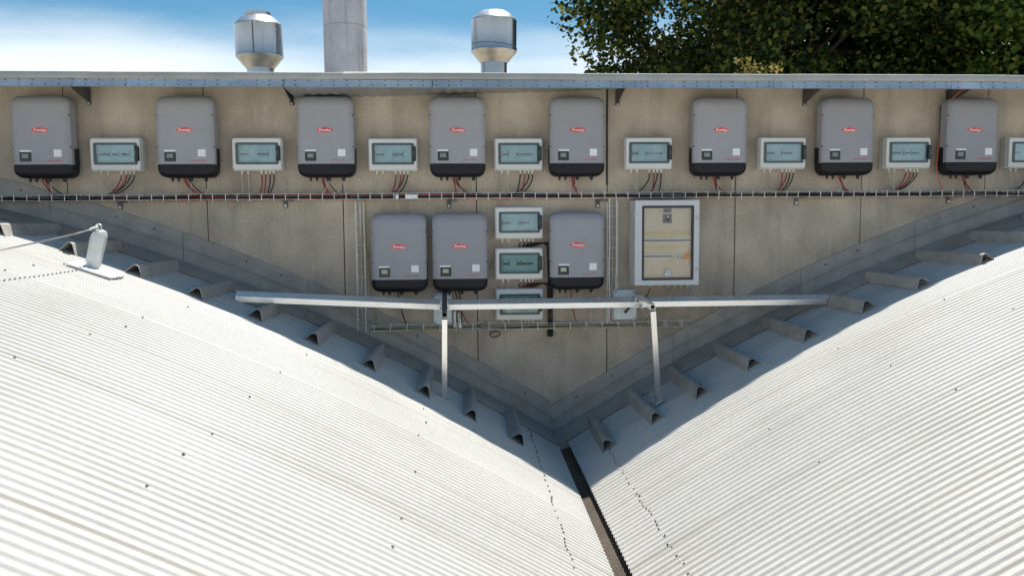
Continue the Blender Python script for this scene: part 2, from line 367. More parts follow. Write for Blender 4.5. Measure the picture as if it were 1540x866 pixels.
# ------------------------------------------------------------------ flashings along the wall
def sweep(side, u0, u1, prof, n=8, extra=0.):
    """prof: list of (y, dz above the roof) swept along the vault from u0 to u1"""
    v = []; m_ = len(prof)
    for i in range(n+1):
        u = u0+(u1-u0)*i/n
        for y, dz in prof: v.append((xroof(side, u), y-extra, zroof(side, u)+dz))
    f = [(i*m_+k, i*m_+(k+1) % m_, (i+1)*m_+(k+1) % m_, (i+1)*m_+k) for i in range(n) for k in range(m_)]
    f += [tuple(range(m_)), tuple(n*m_+k for k in range(m_-1, -1, -1))]
    if side < 0: f = [q[::-1] for q in f]
    return MB().add(v, f)
for side, lab in ((-1, 'grey stepped metal flashing sealing the left roof to the wall'), (1, 'grey stepped metal flashing sealing the right roof to the wall')):
    fl = thing('wall_flashing', lab, 'flashing', (0, 0, 0), 'flashings along the wall foot')
    cuts = [-.01 if side < 0 else -.175, 1.02, 2.28, 3.42, 4.6, 5.8, 7.0, 8.2]
    for i, (a, b) in enumerate(zip(cuts[:-1], cuts[1:])):
        e = .0012*(i % 2)
        sweep(side, a+.002, b-.002, [(-.006, .345), (-.018, .345), (-.026, .212), (-.036, .204), (-.036, .198), (-.024, .206), (-.014, .325), (-.006, .325)], 8, e).build('counter_flashing', 'zinc_dark', fl)
        c0, c1 = a+.002, b-.002
        sweep(side, c0, c1, [(-.008, .21), (-.018, .21), (-.030, .075), (-.33, .020), (-.33, .014), (-.022, .066), (-.012, .19), (-.008, .19)], 8, e).build('apron', 'zinc_dark', fl)
        for ucl in (a+.25, (a+b)/2):
            x = xroof(side, ucl); z = zroof(side, ucl)+.285
            MB().lathe([(.011, 0), (.011, .006), (.006, .012)], 8).build('screw', 'screw', fl, None, (x, -.022, z)).rotation_euler = (R(90), 0, 0)
# ------------------------------------------------------------------ folded saddle covers standing on the roofs beside the wall
def saddle(side, x, y0, y1, label):
    u = uroof(side, x); z = zroof(side, u)+.006; a = math.atan(.605-.071*u)
    o = thing('saddle_cover', label, 'roof cover', (x, y0, z), 'folded saddle covers along the wall')
    o.rotation_euler = (0, (a if side < 0 else -a), random.uniform(-.025, .025))
    hw, h = random.uniform(.062, .070), random.uniform(.080, .094); ln = y0-y1
    sec = [(-hw-.006, .002), (-hw, .010), (-.02, h-.006), (0, h), (.02, h-.006), (hw, .010), (hw+.006, .002)]
    ins = [(q*.96, max(zz-.004, .001)) for q, zz in sec]
    v = []
    for y, cut in ((0, 0), (-ln, 0)):
        v += [(q, y, zz) for q, zz in sec]+[(q, y, zz) for q, zz in ins]
    n = len(sec); f = []
    for k in range(n-1):
        f.append((k, k+1, 2*n+k+1, 2*n+k)); f.append((n+k, 3*n+k, 3*n+k+1, n+k+1))
        f.append((2*n+k, 2*n+k+1, 3*n+k+1, 3*n+k)); f.append((k+1, k, n+k, n+k+1))
    MB().add(v, f).build('cover', 'saddle', o)
    MB().add([(q*.93, -ln*.35, zz*.95) for q, zz in sec], [tuple(range(n-1, -1, -1))]).build('inner_shade', 'black_plastic', o)  # black sheet standing in for the shade inside the open-ended cover
LS = [.43, .05, -.34, -.785, -1.235, -1.675, -2.14, -2.62, -3.12, -3.64, -4.15]
RS = [1.225, 1.605, 1.995, 2.43, 2.92, 3.40, 3.90, 4.40, 4.92, 5.45]
for k, x in enumerate(LS):
    saddle(-1, x, -.22, -1.16+.04*random.random(), 'folded metal saddle cover on the left roof, %s up from the valley' % ORD[k])
for k, x in enumerate(RS):
    saddle(1, x+.03*(k == 5), -.47 if k == 5 else -.20, -1.17+.03*random.random(), 'folded metal saddle cover on the right roof, %s up from the valley' % ORD[k])

# ------------------------------------------------------------------ inverters
def rows_mesh(name, material, zs, hw, dep, yb, ch, smooth=35):
    """body lofted over height: half width hw(z), front depth dep(z), back at yb, bevelled front corners ch"""
    v = []; f = []
    for z in zs:
        w, d = hw(z), dep(z)
        sec = [(-w, yb), (-w, -(d-ch*.62)), (-w+ch*.28, -(d-ch*.30)), (-w+ch*.75, -(d-.003)), (-w+ch*1.05, -d),
               (w-ch*1.05, -d), (w-ch*.75, -(d-.003)), (w-ch*.28, -(d-ch*.30)), (w, -(d-ch*.62)), (w, yb)]
        v += [(x, y, z) for x, y in sec]
    n = 10
    for i in range(len(zs)-1):
        for k in range(n): j = (k+1) % n; f.append((i*n+k, i*n+j, (i+1)*n+j, (i+1)*n+k))
    f += [tuple(range(n-1, -1, -1)), tuple((len(zs)-1)*n+k for k in range(n))]
    return MB().add(v, f).mesh(name, material, smooth)
def rnd_c(t): t = min(1, max(0, t)); return 1-math.sqrt(max(0, 1-t*t))
zs = [.117, .13, .3, .5, .62, .64, .655, .67, .685, .697, .707, .715, .721, .7245]
inv_cover = rows_mesh('cover', 'inv_cover', zs, lambda z: .2535-.062*rnd_c((z-.648)/.077), lambda z: .225-.065*rnd_c((z-.620)/.106), -.085, .052)
zs = [0, .003, .009, .018, .03, .045, .062, .08, .1145]
inv_low = rows_mesh('lower_housing', 'inv_black', zs, lambda z: .2545-.075*rnd_c((.080-z)/.0805), lambda z: .222-.05*rnd_c((.05-z)/.051), -.06, .050)
s_ = MB().prism(rr(0, .36, .455, .66, .03, 3), -.025, -.098); inv_back = s_.mesh('heat_sink', 'inv_back')
inv_mount = MB().box(-.2, .2, -.024, -.002, .06, .715).mesh('mounting_plate', 'galv')
inv_vent = MB().prism(rr(0, .19, .512, .17, .02, 3), -.055, -.15, .006).mesh('side_vent', 'inv_black')
el_ = lambda a, b, n=28: [(a*math.cos(2*math.pi*k/n), b*math.sin(2*math.pi*k/n)) for k in range(n)]
inv_badge = MB().prism(el_(.076, .0262), 0, -.003).mesh('badge', 'logo_red')
inv_rim = MB().ring(el_(.0735, .0242), el_(.0715, .0225), 0, -.0036).mesh('badge_rim', 'white_print')
inv_logo = text_mesh('logo_text', 'Fronius', .036, 'white_print', .25, .0007)
inv_name = text_mesh('model_text', 'FRONIUS SYMO', .0185, 'text_red', 0, .0002)
inv_disp = MB().prism(rr(0, 0, .098, .084, .006, 3), 0, -.006, .002).mesh('display', 'display_black')
inv_lcd = [MB().box(-.028, .026, -.0072, -.0062, -.012, .025).mesh('screen', m_) for m_ in ('lcd', 'lcd_pale')]
inv_strip = MB().box(-.049, .049, -.0012, 0, -.008, .008).mesh('display_label', 'sticker')
inv_stick = MB().box(-.034, .034, -.0012, 0, -.032, .032).mesh('rating_sticker', 'sticker')
inv_scr = MB().lathe([(.0075, 0), (.0075, .003), (.004, .004)], 8).mesh('screw', 'inv_black')
glandm = {r_: MB().lathe([(r_, 0), (r_, -.014), (r_*.8, -.018), (r_*.8, -.03), (r_*.5, -.036)], 10).mesh('gland', mt) for r_, mt in ((.013, 'black_plastic'), (.019, 'black_plastic'), (.0115, 'gland'))}
def cable(parent, p0, p1, material, r_=.0042, t0=-.25, bow=0., name='cable', n=9, endx=0.):
    dz = p1[2]-p0[2]
    path = bez(p0, (bow, 0, dz*1.1), p1, (endx, 0, dz*.35), n)
    return MB().tube(path, r_, 6).build(name, material, parent, 60)
def inverter(x, zbot, label, group, lcd=0, floor=-.15, tilt=0., sparse=False):
    o = thing('inverter', label, 'inverter', (x, 0, zbot), group); o.rotation_euler = (0, tilt, 0)
    put('mounting_plate', inv_mount, o); put('heat_sink', inv_back, o); put('side_vent', inv_vent, o)
    put('cover', inv_cover, o); put('lower_housing', inv_low, o)
    b = put('badge', inv_badge, o, (0, -.2252, .42)); put('badge_rim', inv_rim, b, (0, 0, 0)); put('logo_text', inv_logo, b, (0, -.0034, -.001))
    put('model_text', inv_name, o, (.112, -.2256, .149))
    d = put('display', inv_disp, o, (-.132, -.2252, .184)); put('screen', inv_lcd[lcd], d)
    put('display_label', inv_strip, o, (-.132+random.uniform(-.008, .008), -.2254, .235)); put('rating_sticker', inv_stick, o, (.146, -.2254, .216))
    for sx in (-1, 1):
        for z in (.555, .272):
            q = put('screw', inv_scr, o, (sx*.247, -.198, z)); q.rotation_euler = (R(90), 0, sx*.9)
    for gx, r_ in ((-.155, .013), (-.10, .013), (.012, .019), (.145, .019)): put('gland', glandm[r_], o, (gx, -.12, .002))
    kinds = [('cable_red', -.048), ('cable_red', -.034), ('cable_black', -.02), ('cable_grey', .012), ('cable_grey', .145)]
    for m_, gx in kinds:
        if sparse and random.random() < .5: continue
        drift = random.uniform(.03, .16) if gx < 0 else random.uniform(-.09, .02)
        cable(o, (gx, -.12, 0), (gx+drift, -.075, floor), m_, random.uniform(.005, .0065), bow=random.uniform(-.05, .1), endx=drift)
    return o
IX = [-3.723, -2.471, -1.229, -.033, 1.073, 2.42, 3.648, 4.872, 6.12]
for k, x in enumerate(IX):
    where = 'leftmost' if k == 0 else ('cut off by the right edge' if k == 8 else '%s from the left' % ORD[k])
    inverter(x, .424, 'grey wall inverter above the long cable tray, %s' % where, 'inverters in the upper row', 0, -.155, random.uniform(-.004, .004))
for x, z, lab in ((-.585, -.637, 'grey wall inverter below the tray, left one of the close pair'), (-.023, -.635, 'grey wall inverter below the tray, right one of the close pair'),
                  (1.072, -.633, 'grey wall inverter standing alone between small boxes and tall cabinet')):
    inverter(x, z, lab, 'inverters in the lower row', 1, -.33, 0, True)

# ------------------------------------------------------------------ combiner boxes with tinted windows
BW, BH = .44, .288
bx_body = MB().prism(rr(0, BH/2, BW+.012, BH+.010, .016, 3), -.002, -.088).mesh('body', 'box_grey', 30)
bx_lid = MB().ring(rr(0, BH/2, BW, BH, .018, 3), rr(.003, .148, .345, .168, .006, 3), -.0885, -.130, .007).mesh('lid', 'box_grey', 30)
bx_frame = MB().ring(rr(.003, .148, .384, .196, .012, 3), rr(.003, .148, .338, .158, .008, 3), -.126, -.140, .004).mesh('window_frame', 'box_frame', 30)
bx_pane = MB().box(-.168, .174, -.136, -.132, .067, .229).mesh('pane', 'box_pane')
bx_panel = MB().box(-.172, .178, -.094, -.0885, .064, .232).box(-.15, .16, -.100, -.094, .176, .184).box(-.15, .16, -.100, -.094, .112, .120).mesh('inner_panel', 'box_inner')
bx_handle = MB().prism(rr(.196, .148, .036, .132, .008, 3), -.128, -.160, .006).mesh('handle', 'black_plastic', 30)
bx_latch = MB().prism(rr(.190, .148, .012, .05, .004, 2), -.1605, -.168, .002).mesh('latch', 'box_frame')
def brk_mesh(name, material, spans, z0, z1, y1, step):
    s = MB()
    for a, b in spans:
        x = a
        while x < b: s.box(x, x+step*.80, y1, -.0966, z0, z1); x += step
    return s.mesh(name, material)
BV = []; CUT = []
for spans_t, spans_b in ((([(-.155, -.09)]), ([(.0, .02), (.03, .09)])), (([(-.15, -.10)]), ([(-.02, .0), (.02, .12)])), (([(-.16, -.07), (-.03, .01)]), ([(.05, .10)]))):
    cut = MB(); [cut.box(a-.005, b+.008, -.0965, -.0945, .116, .182) for a, b in spans_t+spans_b]; CUT.append(cut.mesh('cutout', 'black_plastic'))
    BV.append((brk_mesh('breaker_row', 'breaker', spans_t+spans_b, .122, .176, -.112, .0125), brk_mesh('toggle_row', 'black_plastic', spans_t+spans_b, .134, .152, -.121, .0125)))
GL = (-.155, -.10, .02, .062, .097, .132)
def combiner(x, zc, label, group, var, floor=None, wild=0.):
    o = thing('combiner_box', label, 'electrical box', (x, 0, zc-BH/2), group)
    put('body', bx_body, o); lid = put('lid', bx_lid, o); put('inner_panel', bx_panel, o)
    put('cutout', CUT[var], o); tag(put('breaker_row', BV[var][0], o), kind='stuff'); tag(put('toggle_row', BV[var][1], o), kind='stuff')
    fr = put('window_frame', bx_frame, o); put('pane', bx_pane, fr); h = put('handle', bx_handle, o); put('latch', bx_latch, h)
    for i, gx in enumerate(GL):
        put('gland', glandm[.0115], o, (gx, -.062, 0))
        m_ = ('cable_grey', 'cable_grey', 'cable_black' if var == 1 else 'cable_red', 'cable_red', 'cable_black', 'cable_black')[i]
        if floor is not None:
            d = random.uniform(-.02, .09) if i < 2 else random.uniform(-.13, .0)
            if var == 2 and i > 1: d = -.10-.02*i+random.uniform(-.02, .02)
            cable(o, (gx, -.062, -.03), (gx+d, -.075, floor), m_, .0062 if i > 1 else .0048, bow=random.uniform(-.02, .06)+wild, endx=d*1.4)
    return o
BX = [-3.121, -1.864, -.631, .534, 1.763, 3.055, 4.285, 5.51]
for k, x in enumerate(BX):
    lab = 'grey box with tinted window above the long tray, %s' % ('leftmost of its row' if k == 0 else 'cut off by the right picture edge' if k == 7 else '%s from the left' % ORD[k])
    combiner(x, .638-.006*(k in (2, 3)), lab, 'combiner boxes in the upper row', (2, 0, 0, 1, 1, 0, 2, 1)[k], -.215)
for k, (z, lab) in enumerate(((-.005, 'topmost of three grey windowed boxes stacked below the tray'), (-.389, 'middle one of three grey windowed boxes stacked below the tray'),
                              (-.776, 'lowest of three grey windowed boxes, crossed by the steel rail'))):
    bo = combiner(.534, z, lab, 'combiner boxes in the lower stack', k, None)
    if k < 2:
        for i, gx in enumerate(GL):
            if i < 2: path = bez((gx, -.062, -.03), (0, 0, -.2), (-.27+.02*i, -.03, -.30), (0, 0, -.25), 8); mt = 'cable_grey'
            else:
                a, b = (gx, -.062, -.03), (.25+.012*i, -.03-.006*i, -.10)
                path = bez(a, (-.12, 0, -.22), (gx+.03, -.06, -.07), (.15, 0, .04), 8)[:-1]+bez((gx+.03, -.06, -.07), (.2, 0, .06), b, (0, 0, -.25), 8)+[Vector((.262+.012*i, -.03-.006*i, -.55)), Vector((.25+.012*i, -.04-.006*i, -.94+.38*k))]
                mt = ('cable_red' if k and i == 3 else 'cable_black')
            MB().tube(path, .005, 6).build('cable', mt, bo, 60)
    else:
        for i, gx in enumerate(GL): cable(bo, (gx, -.062, -.03), (gx+.02, -.075, -.07), 'cable_black' if i > 1 else 'cable_grey')

# ------------------------------------------------------------------ tall cabinet with glazed door
cb = thing('distribution_cabinet', 'tall grey steel cabinet with glazed door hanging on the wall', 'cabinet', (1.90, 0, -.592))
w, h = .602, .785
body = MB()
body.box(-w/2, w/2, -.042, -.03, 0, h).box(-w/2, -w/2+.006, -.27, -.0425, 0, h).box(w/2-.006, w/2, -.27, -.0425, 0, h)
body.box(-w/2+.0065, w/2-.0065, -.27, -.0425, 0, .006).box(-w/2+.0065, w/2-.0065, -.27, -.0425, h-.006, h)
body.build('body', 'cabinet', cb)
MB().box(-.2, .2, -.029, -.002, .1, .7).build('mounting_rail', 'galv', cb)
MB().ring(rr(0, h/2, w+.004, h+.004, .006, 3), rr(.006, h/2-.002, .490, .692, .008, 3), -.272, -.303, .004).build('door', 'cabinet', cb, 30)
MB().ring(rr(.006, h/2-.002, .4895, .6915, .008, 3), rr(.006, h/2-.002, .446, .648, .006, 3), -.276, -.299, .001).build('gasket', 'black_plastic', cb)
MB().box(-.224, .236, -.294, -.290, .058, .722).build('pane', 'cabinet_pane', cb)
pl = MB().box(-.262, .272, -.262, -.258, .02, .765).build('inner_plate', 'cabinet_inner', cb)
for z0, z1, mt in ((.462, .50, 'cream_strip'), (.345, .362, 'cream_strip'), (.268, .282, 'cabinet_inner')):
    MB().box(-.235, .245, -.266, -.2625, z0, z1).build('label_strip', mt, pl)
for z0, x1 in ((.385, .235), (.238, .035)):
    s1, s2 = MB(), MB(); xx = -.232
    while xx < x1:
        s1.box(xx, xx+.0165, -.276, -.2625, z0, z0+.055); s2.box(xx+.003, xx+.0135, -.283, -.2765, z0+.020, z0+.036); xx += .0182
    tag(s1.build('breaker_row', 'breaker', pl), kind='stuff'); tag(s2.build('toggle_row', 'black_plastic', pl), kind='stuff')
for xx in (.052, .089, .126): 
    bk = MB().box(xx, xx+.034, -.278, -.2625, .236, .292).build('breaker', 'sticker', pl); MB().box(xx+.012, xx+.018, -.284, -.2785, .245, .272).build('toggle', 'black_plastic', bk)
MB().box(.166, .232, -.278, -.2625, .24, .292).build('surge_arrester', 'orange_plastic', pl)
MB().box(-.028, .044, -.274, -.2625, .672, .708).build('name_plate', 'inv_back', pl)
sw = MB().box(-.034, .048, -.274, -.2625, .575, .655).build('main_switch', 'display_black', pl)
MB().lathe([(.022, 0), (.022, .012), (.012, .02)], 14).build('knob', 'inv_black', sw, None, (.007, -.2745, .615)).rotation_euler = (R(90), 0, 0)
MB().add([(.002, -.296, .618), (.012, -.296, .616), (.008, -.296, .64), (.0, -.296, .638)], [(0, 1, 2, 3)]).build('pointer', 'sticker', sw)
tr_ = [(.006+.050*math.cos(R(90+120*k))*1.0, .108+.046*math.sin(R(90+120*k))) for k in range(3)]
wt = MB().prism(tr_, -.2945, -.2965).build('warning_triangle', 'sticker', cb)
MB().ring([(.006+.046*math.cos(R(90+120*k)), .108+.042*math.sin(R(90+120*k))) for k in range(3)], [(.006+.037*math.cos(R(90+120*k)), .108+.034*math.sin(R(90+120*k))) for k in range(3)], -.2966, -.2975).build('triangle_border', 'blue_print', wt)
bolt = [(.012, .132), (-.004, .104), (.006, .106), (-.001, .088), (.017, .112), (.007, .111)]
MB().add([(x, -.2976, z) for x, z in bolt]+[(x, -.2966, z) for x, z in bolt], [(0, 1, 2, 5), (2, 3, 4, 5)]).build('lightning_sign', 'blue_print', wt)
for z in (.618, .142):
    lk = MB().prism(rr(.278, z, .020, .044, .009, 4), -.3035, -.316, .003).build('lock', 'galv', cb, 30)
    MB().box(.275, .281, -.3185, -.3165, z-.012, z+.012).build('key_slot', 'black_plastic', lk)
for z in (.66, .40, .12): MB().box(-.3065, -.302, -.285, -.262, z-.02, z+.02).build('hinge', 'galv', cb)
for k, gx in enumerate((-.02, .05, .12, .18, .24, -.12)):
    put('gland', glandm[.0115], cb, (gx, -.14, 0))
    path = bez((gx, -.14, -.03), (0, 0, -.30), (gx-.22-.02*k, -.06, -.385+.004*k), (-.35, 0, -.06), 10)
    MB().tube(path, .0045, 6).build('cable', ('cable_grey', 'cable_yellow', 'cable_grey', 'cable_grey', 'cable_grey', 'cable_black')[k], cb, 60)

# ------------------------------------------------------------------ isolators and conduit fittings
def isolator(x, zc, w, h, label, handle):
    o = thing('isolator_box', label, 'switch box', (x, 0, zc-h/2))
    MB().prism(rr(0, h/2, w, h, .014, 3), -.002, -.07).build('base', 'isolator', o, 30)
    MB().prism(rr(0, h/2, w-.006, h-.006, .016, 3), -.071, -.118, .008).build('lid', 'isolator', o, 30)
    for sx in (-1, 1):
        for zz in (.02, h-.02): MB().lathe([(.008, 0), (.008, .004), (.004, .005)], 8).build('screw', 'screw', o, None, (sx*(w/2-.022), -.1185, zz)).rotation_euler = (R(90), 0, 0)
    if handle:
        k = MB().lathe([(.03, 0), (.03, .012), (.022, .02)], 16).build('dial', 'sticker', o, 30, (.02, -.1185, h*.40)); k.rotation_euler = (R(90), 0, 0)
        hd = MB().prism(rr(0, 0, .022, .15, .006, 3), 0, -.022, .004).build('handle', 'black_plastic', o, 30, (.035, -.139, h*.45)); hd.rotation_euler = (0, R(38), 0)
    else:
        MB().box(-w/2+.02, w/2-.02, -.1195, -.1183, h-.06, h-.03).build('label', 'sticker', o)
        MB().add([(-.055, -.1192, h-.115), (-.015, -.1192, h-.115), (-.035, -.1192, h-.08)], [(0, 1, 2)]).build('warning_mark', 'steel_dark', o)
        MB().tube(bez((-w/2, -.06, .20), (-.08, 0, .02), (-w/2-.055, -.05, .14), (0, 0, -.06), 6), .011, 8).build('conduit_elbow', 'gland', o, 60)
    return o
isolator(-.193, -.807, .178, .30, 'pale square isolator box behind the rail under the inverter pair', False)
isolator(1.547, -.793, .226, .292, 'pale isolator box with black diagonal handle under the cabinet', True)
for x, z, r_, lab in ((-.032, -.916, .021, 'short white conduit fitting right of the pale isolator box'), (-.082, -.90, .013, 'thin white conduit stub next to the pale isolator box')):
    f_ = thing('conduit_fitting', lab, 'conduit', (x, -.06, z-.06))
    MB().lathe([(r_*.85, -.03), (r_, 0), (r_, .11), (r_*.8, .125)], 12).build('sleeve', 'sticker', f_, 40)
    MB().lathe([(r_*.5, .126), (r_*.5, .20), (r_*.4, .21)], 10).build('cable_end', 'cable_black', f_, 40)

# ------------------------------------------------------------------ wire basket trays and their cables
def tray_h(label, x0, x1, z, hgt, dep, step, group=None, cut=0):
    o = thing('cable_tray', label, 'cable tray', (0, 0, z), group); r_ = .0031
    n = int((x1-x0)/.5)
    def ln(y, zz): 
        MB().tube([(x0+(x1-x0)*i/n, y, zz+.004*math.sin(i*1.3+x0)) for i in range(n+1)], r_, 6).build('long_wire', 'tray', o, 60)
    ln(-dep-.005, hgt); ln(-dep-.005, .004); ln(-.02, hgt); ln(-.03, .0); ln(-dep*.55, .0)
    me = MB().tube([(0, -.024, hgt+.004), (0, -.024, -.004), (0, -dep, -.004), (0, -dep, hgt+.004)], r_*1.1, 6).mesh('cross_wire', 'tray')
    x = x0+.03
    while x < x1-.01:
        c = put('cross_wire', me, o, (x+random.uniform(-.003, .003), 0, .004*math.sin((x-x0)/.5*1.3))); c.rotation_euler = (0, random.uniform(-.04, .04), 0); x += step
    return o
def tray_v(label, x, z0, z1, wid, dep, step):
    o = thing('cable_tray', label, 'cable tray', (x, 0, z0)); r_ = .0031; h = z1-z0
    for xx, y in ((-wid/2, -dep), (wid/2, -dep), (-wid/2, -.02), (wid/2, -.02), (0, -.02)):
        MB().tube([(xx, y, 0), (xx+.003, y, h/2), (xx, y, h)], r_, 6).build('long_wire', 'tray', o, 60)
    me = MB().tube([(-wid/2+.003, -dep, 0), (-wid/2+.003, -.025, 0), (wid/2-.003, -.025, 0), (wid/2-.003, -dep, 0)], r_, 6).mesh('cross_wire', 'tray')
    z = .03
    while z < h: put('cross_wire', me, o, (0, 0, z)); z += step
    return o
tray_h('long galvanised wire basket tray running along the whole wall', -8.8, 10.4, .222, .055, .10, .110)
tray_h('short wire basket tray low down under the isolators and boxes', -.87, 2.19, -1.015, .060, .10, .155)
tray_v('narrow vertical wire tray left of the inverter pair', -.955, -1.03, .20, .075, .07, .10)
tray_v('narrow vertical wire tray left of the tall cabinet', 1.43, -.98, .19, .098, .07, .10)
def run_cable(label, material, x0, x1, z, y, r_=.006, amp=.008, group=None, seed=0):
    rnd = random.Random(seed); n = int((x1-x0)/.16); ph = rnd.random()*6
    path = [(x0+(x1-x0)*i/n, y+rnd.uniform(-.004, .004), z+amp*math.sin(i*.7+ph)+rnd.uniform(-.003, .003)) for i in range(n+1)]
    o = MB().tube(path, r_, 6).build('cable', material, None, 60); return tag(o, label, 'cable', group)
for k in range(5): run_cable('black cable lying in the long wire tray', 'cable_black', -8.6, 10.2, .236+.009*(k % 3), -.04-.011*k, .0065, .006, 'black cables in the long tray', k)
run_cable('orange cable running low along the front of the long tray', 'cable_orange', -8.6, 10.2, .226, -.092, .0052, .004, None, 11)
run_cable('red cable running along the upper edge of the long tray', 'cable_red', -2.6, .2, .262, -.088, .005, .007, None, 12)
run_cable('pale grey cable in the long wire tray', 'cable_grey', -8.6, 10.2, .250, -.062, .005, .010, None, 14)
run_cable('yellow green cable lying in the short low tray', 'cable_yellow', -.86, 2.1, -1.005, -.090, .006, .006, None, 15)
run_cable('black cable lying in the short low tray', 'cable_black', -.86, 1.9, -.998, -.05, .0065, .006, None, 20)
run_cable('pale grey cable lying in the short low tray', 'cable_grey', -.86, 2.0, -.990, -.075, .0055, .010, None, 21)
def vcable(label, material, x, z0, z1, y, r_, seed, sweepx=0.):
    rnd = random.Random(seed); path = [(x+rnd.uniform(-.004, .004)+sweepx*(i/9)**3, y, z1+(z0-z1)*i/9) for i in range(10)]
    return tag(MB().tube(path, r_, 7).build('cable', material, None, 60), label, 'cable')
vcable('pale grey cable in the narrow left vertical tray', 'cable_grey', -.945, -.98, .25, -.045, .006, 1)
vcable('yellow green cable down the right side of the left vertical tray', 'cable_yellow', -.905, -.97, .23, -.04, .005, 2, .1)
vcable('white conduit cable at the left side of the vertical tray by the cabinet', 'sticker', 1.405, -.95, .24, -.05, .008, 3)
vcable('pale grey cable in the middle of the vertical tray by the cabinet', 'cable_grey', 1.435, -.96, .24, -.045, .006, 4)
vcable('thin white cable at the right side of the vertical tray by the cabinet', 'sticker', 1.468, -.96, .24, -.055, .005, 5)
path = [(4.75, -.45, 1.235), (4.70, -.25, 1.20), (4.655, -.11, 1.10)]+list(bez((4.645, -.09, 1.05), (-.02, 0, -.3), (4.60, -.08, .55), (-.01, 0, -.35), 6))+list(bez((4.60, -.08, .5), (.0, 0, -.2), (4.68, -.08, .26), (.08, 0, -.1), 5))
tag(MB().tube(path, .0058, 7).build('cable', 'cable_orange', None, 60), 'orange cable hanging down beside the rightmost full inverter', 'cable')
tag(MB().tube([(4.98, -.46, 1.214), (5.3, -.47, 1.216), (5.9, -.46, 1.212), (6.6, -.46, 1.215)], .008, 7).build('cable', 'cable_orange', None, 60), 'orange cable running under the eave at the right end', 'cable')
for x, lab in ((-.47, 'small white label sleeve on the long tray'), (-.60, 'white clip on the long tray left of the label sleeve')):
    t_ = thing('tray_tag', lab, 'label', (x, -.106, .245)); w = .055 if x > -.5 else .014
    MB().prism(rr(0, 0, w*2, .036, .006, 3), .002, -.004, .001).build('tag_plate', 'sticker', t_)
    MB().box(-.003, .003, -.006, .004, -.03, .03).build('tag_tie', 'sticker', t_)
for k, (x, z) in enumerate(((-3.147, .178), (-1.644, .184), (-.122, .172), (1.297, .168), (3.241, .186), (4.773, .190))):
    t_ = thing('tray_bracket', 'small steel bracket bolted under the long tray, %s from the left' % ORD[k], 'bracket', (x, 0, z), 'brackets under the long tray')
    MB().box(-.02, .02, -.012, -.002, -.035, .04).box(-.02, .075, -.11, -.0125, .026, .031).build('angle', 'steel_dark', t_)
    MB().lathe([(.013, 0), (.013, .008), (.008, .016)], 8).build('nut', 'sticker', t_, None, (0, -.0125, -.016)).rotation_euler = (R(90), 0, 0)
# loose loops of black cable
for k, (x, z, lab) in enumerate(((.20, -.98, 'loose loop of black cable left of the lowest windowed box'), (.30, -1.06, 'loose black cable loop hanging below the short tray'))):
    pth = [(x+.05*math.cos(t), -.075-.004*math.sin(t*2), z+.028*math.sin(t)*(1+.2*math.sin(2*t))) for t in [i*.45 for i in range(20)]]
    tag(MB().tube(pth, .0055, 6).build('cable_loop', 'cable_black', None, 60), lab, 'cable')

# ------------------------------------------------------------------ square tube rail in front of the lower row
rail = thing('support_rail', 'galvanised square tube rail on two posts spanning the roof valley', 'rail', (0, -.8, -.7))
def sqtube(path, side, diamond=False, wall_=.005):
    """hollow square tube between two points"""
    P0, P1 = Vector(path[0]), Vector(path[1]); d = (P1-P0).normalized()
    a = d.cross(Vector((0, 0, 1)) if abs(d.z) < .9 else Vector((0, 1, 0))).normalized(); b = d.cross(a); s = MB(); v = []
    off = 0 if diamond else math.pi/4
    for r_ in (side/math.sqrt(2), (side-2*wall_)/math.sqrt(2)):
        for p in (P0, P1): v += [p+a*math.cos(off+k*math.pi/2)*r_+b*math.sin(off+k*math.pi/2)*r_ for k in range(4)]
    f = []
    for k in range(4):
        j = (k+1) % 4; f += [(k, j, 4+j, 4+k), (8+j, 8+k, 12+k, 12+j), (j, k, 8+k, 8+j), (4+k, 4+j, 12+j, 12+k)]
    return s.add(v, f)
o0 = Vector((0, .8, .7))
def lp(x, y, z): return tuple(Vector((x, y, z))+o0)
for a, b in (((-1.955, -.62, -.618), (-.208, -.33, -.742)), ((-.155, -.33, -.744), (1.685, -.33, -.744)), ((1.73, -.33, -.742), (3.40, -.42, -.732))):
    sec = [(-.036, -.046), (-.036, .002), (.010, .044), (.036, .044), (.036, -.046)]
    A, B = Vector(lp(*a)), Vector(lp(*b)); v = [p+Vector((0, y, z)) for p in (A, B) for y, z in sec]
    MB().add(v, [(0, 1, 2, 3, 4), (9, 8, 7, 6, 5)]+[(5+k, 5+(k+1) % 5, (k+1) % 5, k) for k in range(5)]).build('beam', 'galv_rail', rail)
sqtube((lp(-.168, -.875, -1.54), lp(-.155, -.975, -.800)), .043).build('post', 'galv_rail', rail)
sqtube((lp(1.715, -.765, -1.64), lp(1.605, -.975, -.755)), .046).build('post', 'galv_rail', rail)
sqtube((lp(-.172, -.03, -.640), lp(-.155, -1.0, -.762)), .042).build('outrigger', 'steel_dark', rail)
sqtube((lp(1.60, -.29, -.678), lp(1.600, -1.0, -.722)), .046).build('outrigger', 'galv_rail', rail)
for x, y, z, a_ in ((-.168, -.878, -1.508, .50), (1.713, -.768, -1.590, -.51)):
    ft = MB().box(-.045, .045, -.04, .04, 0, .006).box(-.03, -.026, -.03, .03, .006, .05).box(.026, .03, -.03, .03, .006, .05).build('foot_bracket', 'galv', rail, None, lp(x, y, z)); ft.rotation_euler = (0, a_, 0)
